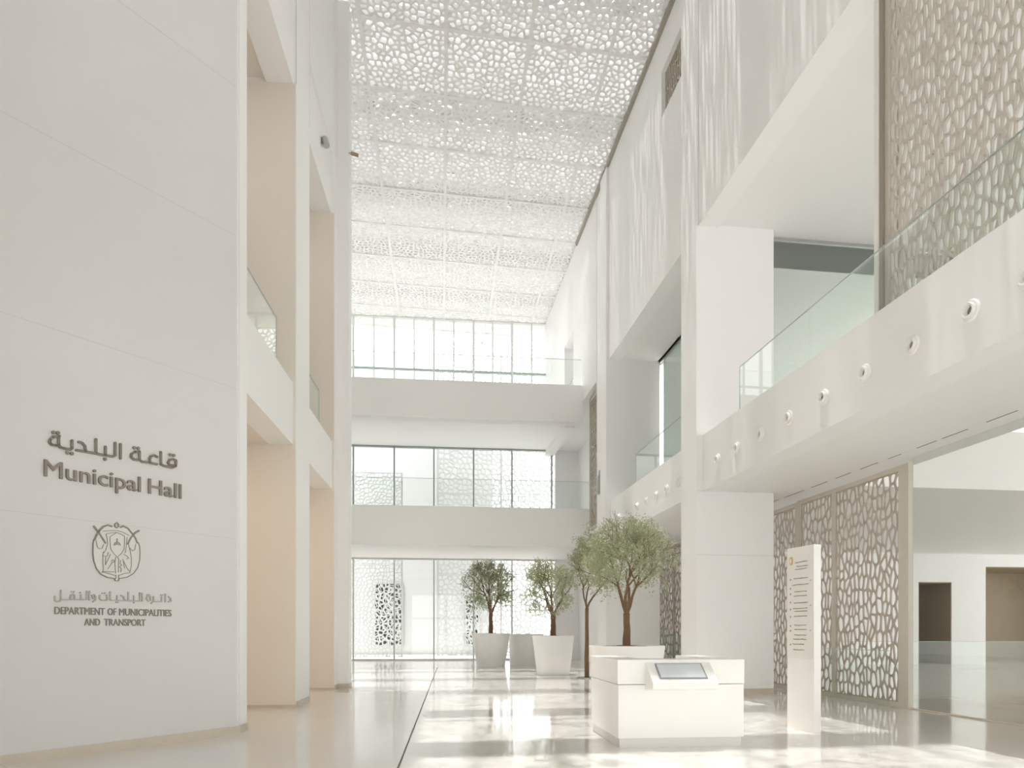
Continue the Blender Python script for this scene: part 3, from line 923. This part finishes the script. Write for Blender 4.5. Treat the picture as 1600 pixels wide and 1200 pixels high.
def tree_parts(root, base_z, fork_z, rad, crown, seed, nleaf, leaf, limbs=4, lean=0.0, droop=1.0):
    """crown: (cx, cy, cz, rx, rz): an ellipsoid the twigs grow out to"""
    rnd = random.Random(seed)
    cx, cy_, cz, rx, rz = crown
    tk = MB(); br = MB(); tips = []
    fork = Vector((lean, 0, fork_z))
    pts = [Vector((0, 0, base_z - 0.12))]
    for k in range(1, 5):
        f = k / 4
        pts.append(Vector((lean * f + rnd.uniform(-.012, .012), rnd.uniform(-.012, .012), base_z + (fork_z - base_z) * f)))
    pts[-1] = fork
    tk.tube(pts, [rad * 1.25, rad * 1.12, rad, rad * .93, rad * .95], 12)
    tk.build('trunk', M_bark, root, smooth=True)
    def inside(p):
        return ((p.x-cx)/rx)**2 + ((p.y-cy_)/rx)**2 + ((p.z-cz)/rz)**2
    def grow(p, d, r, depth, L):
        ps = [p.copy()]; rr = [r]
        q = p.copy(); dd = d.copy()
        n = 4
        for k in range(n):
            dd = (dd + Vector((rnd.uniform(-.22,.22), rnd.uniform(-.22,.22), rnd.uniform(-.08,.16)))).normalized()
            q = q + dd * (L / n)
            ps.append(q.copy()); rr.append(max(0.003, r * (1 - 0.45 * (k + 1) / n)))
            if depth >= 2 and inside(q) < 1.25: tips.append((q.copy(), dd.copy()))
        br.tube(ps, rr, 6 if depth < 2 else 4)
        if depth >= 4 or inside(q) > 1.1:
            tips.append((q, dd)); return
        m_ = 3 if depth < 3 else 2
        for k in range(m_):
            a = rnd.uniform(0, 2 * pi); s = rnd.uniform(.45, .85)
            e = Vector((cos(a), sin(a), 0))
            e = (e - dd * e.dot(dd))
            if e.length < .1: e = Vector((1, 0, 0))
            nd = (dd + e.normalized() * s).normalized()
            grow(q - dd * (L * rnd.uniform(0, .25)), nd, r * .47, depth + 1, L * rnd.uniform(.62, .82))
    a0 = rnd.uniform(0, 6.28)
    for k in range(limbs):
        a = a0 + 2 * pi * k / limbs + rnd.uniform(-.3, .3)
        sp = rnd.uniform(.38, .62)
        grow(fork - Vector((0, 0, rad * .5)), Vector((cos(a) * sp, sin(a) * sp, 1)).normalized(), rad * .55, 0, (rz + rx) * .45)
    br.build('branches', M_bark, root, smooth=True)
    # leaves: sprigs round the twig tips and over the crown's shell
    lf = MB()
    spots = [p for p in tips if inside(p[0]) < 1.2]
    clumps = []
    for k in range(150):
        u, a = rnd.uniform(-.8, 1), rnd.uniform(0, 2 * pi)
        s = sqrt(max(0, 1 - u * u)); r_ = rnd.uniform(.25, 1.0) ** .6 * (0.97 if k % 5 else 1.07)
        clumps.append(Vector((cx + rx * s * cos(a) * r_, cy_ + rx * s * sin(a) * r_, cz + rz * u * r_)))
    for k in range(nleaf):
        if spots and rnd.random() < .25:
            p, d = rnd.choice(spots)
            p = p + Vector((rnd.gauss(0, .07), rnd.gauss(0, .07), rnd.gauss(0, .07))) * rx
        else:
            c = rnd.choice(clumps)
            p = c + Vector((rnd.gauss(0, .09), rnd.gauss(0, .09), rnd.gauss(0, .085))) * rx
            d = (p - Vector((cx, cy_, cz - rz))).normalized()
        if inside(p) > 1.32: continue
        d = (d * .6 + Vector((rnd.uniform(-1,1), rnd.uniform(-1,1), rnd.uniform(-.7,1)))).normalized()
        sd = d.cross(Vector((rnd.uniform(-1,1), rnd.uniform(-1,1), rnd.uniform(-1,1))))
        if sd.length < .05: continue
        sd.normalize()
        l_ = leaf * rnd.uniform(.7, 1.35); w = l_ * .2
        nrm = d.cross(sd) * (l_ * .08)
        lf.add([p, p + d*l_*.45 + sd*w + nrm, p + d*l_, p + d*l_*.45 - sd*w + nrm], [(0, 1, 2), (0, 2, 3)])
    lf.build('foliage', M_leaf, root, recalc=False)

def potted(label, px, d, rt, rb, h, crown_px, cr_w, cr_top, cr_bot, fork_py, seed, rad, nleaf, leaf, limbs, trunk_px=None):
    b = at_depth(px, HZ, d)
    t = thing('potted_olive_tree', label, 'tree', (b.x, b.y, 0), 0, 'olive trees in white planters')
    planter_parts(t, rt, rb, h)
    zt = CAMH + (HZ - cr_top) / FPX * d; zb = CAMH + (HZ - cr_bot) / FPX * d
    rx = cr_w / FPX * d / 2
    tree_parts(t, h - 0.03, CAMH + (HZ - fork_py) / FPX * d, rad, ((crown_px - px) / FPX * d, 0, (zt + zb) / 2, rx, (zt - zb) / 2), seed, nleaf, leaf, limbs)
    return t
potted('largest olive tree, in the wide white planter behind the reception desk', 979, 13.9, 0.77, 0.62, 1.13, 982, 138, 812, 945, 958, 11, 0.07, 11500, 0.055, 4)
potted('round-headed olive tree in the white planter nearest the back windows', 767, 28.2, 0.80, 0.58, 1.36, 764, 82, 880, 968, 958, 12, 0.085, 7600, 0.08, 5)
potted('olive tree in the tapered white planter between the far one and the desk', 864.5, 22.4, 0.69, 0.535, 1.29, 856, 84, 878, 975, 962, 13, 0.085, 7200, 0.068, 4)
b = at_depth(822, HZ, 29.3)
t = thing('empty_planter', 'white planter without a tree, half hidden behind the middle olive tree', 'planter', (b.x, b.y, 0))
planter_parts(t, 0.74, 0.70, 1.33)
b = at_depth(917, HZ, 20.8)
t = thing('slender_olive_tree', 'slim olive tree against the far pilaster, left of the largest tree', 'tree', (b.x, b.y, 0))
MB().lathe([(0.30, 0.0), (0.30, 0.03), (0.26, 0.03), (0.26, 0.012)], seg=32).build('tree_grate', M_steel, t)
tree_parts(t, 0.13, CAMH + (HZ - 950) / FPX * 20.8, 0.06, (0.08, 0, CAMH + (HZ - 884) / FPX * 20.8, 0.62, 1.2), 14, 5200, 0.065, 3)

# ================================================================== SMALL FITTINGS ON THE LEFT WALL AND PILASTER
p = rotz(AL, -2.77, 17.32, 13.4)
t = thing('security_camera', 'small grey camera sticking out high on the end of the left wall', 'camera', p, AL)
cm = MB().tube([(0.0, 0, 0.03), (0.10, 0, 0.01)], 0.02, 8); cm.build('bracket', M_steel, t)
MB().tube([(0.06, -0.05, 0), (0.24, -0.02, -0.04)], [0.045, 0.04], 12).build('body', M_bronze, t)
p = rotz(AL, VL - 0.09, 15.75, 12.55)
t = thing('wall_spotlight', 'small round grey spotlight above the second opening of the left wall', 'lamp', p, AL)
MB().tube([(0, 0, 0), (0.08, 0, 0)], 0.03, 10).build('stem', M_steel, t)
MB().tube([(0.06, 0, 0.09), (0.11, -0.02, -0.09)], [0.075, 0.08], 14).build('head', M_steel, t)
p = rotz(AR, VR + 0.08, 23.5, 6.2)
t = thing('wall_fitting', 'slim grey-green fitting on the far right pilaster by the lower bridge', 'lamp', p, AR)  # tapered body and cap for a grey-green mark of unknown nature
MB().tube([(0, 0, 0.1), (0, 0, 0.75)], [0.10, 0.07], 12).build('body', M_mull, t)
MB().tube([(0, 0, 0.75), (0, 0, 0.95)], [0.05, 0.02], 10).build('cap', M_steel, t)

# ================================================================== OUTSIDE THE BACK WINDOWS
YE = 44.0
xe = lambda px: on_y(px, HZ, YE).x
t = thing('neighbouring_building', 'white building outside the back windows with dark lattice openings', 'building', (xe(600), YE, -0.02))
bx0 = xe(600)
zE = lambda py, y: CAMH + (HZ - py) / FPX * y
wall = MB().box(-12, xe(770) - bx0, 0, 4, 0, 14.2).build('wall', M_ext, t)
for a, b_, y0_, y1_ in ((585, 630, 912, 1008), (727, 748, 935, 1008)):
    x0, x1 = xe(a) - bx0, xe(b_) - bx0
    z0_, z1_ = max(0.3, zE(y1_, YE)), zE(y0_, YE)
    w_ = MB().box(x0, x1, -0.02, 0.0, z0_, z1_).build('opening', M_dk_open, t)
    lattice(MB(), lattice_cells(x1 - x0, z1_ - z0_, .29, .33, .085, a, vary=.3), .1, lambda p, q, h: (x0 + p, -0.14 + h, z0_ + q)).build('opening_lattice', M_ext, w_, recalc=False)
def outdoor_screen(label, pxa, pxb, y, ztop, cw, strut, seed):
    x0, x1 = on_y(pxa, HZ, y).x, on_y(pxb, HZ, y).x
    t = thing('outdoor_screen', label, 'screen', (x0, y, -0.02))
    n = max(1, round((x1 - x0) / 3.2)); w = (x1 - x0) / n
    m_ = max(1, round(ztop / 4.5)); hh = ztop / m_
    for i in range(n):
        for j in range(m_):
            lattice(MB(), lattice_cells(w - .04, hh - .04, cw, cw, strut, seed + i * 7 + j, vary=.3), .1,
                    lambda p, q, h: (i * w + .02 + p, h, j * hh + .02 + q)).build('lattice_panel', M_ext_lat, t, recalc=False)
    fr = MB()
    for i in range(n + 1): fr.box(i*w - .05, i*w + .05, 0.02, .12, 0, ztop)
    fr.build('frame', M_ext_lat, t)
outdoor_screen('pale outdoor lattice screen beyond the left part of the back windows', 500, 628, 39.5, 10.6, .22, .04, 300)
outdoor_screen('tall pale outdoor lattice screen beyond the right part of the back windows', 684, 880, 41.0, 19.5, .30, .075, 330)
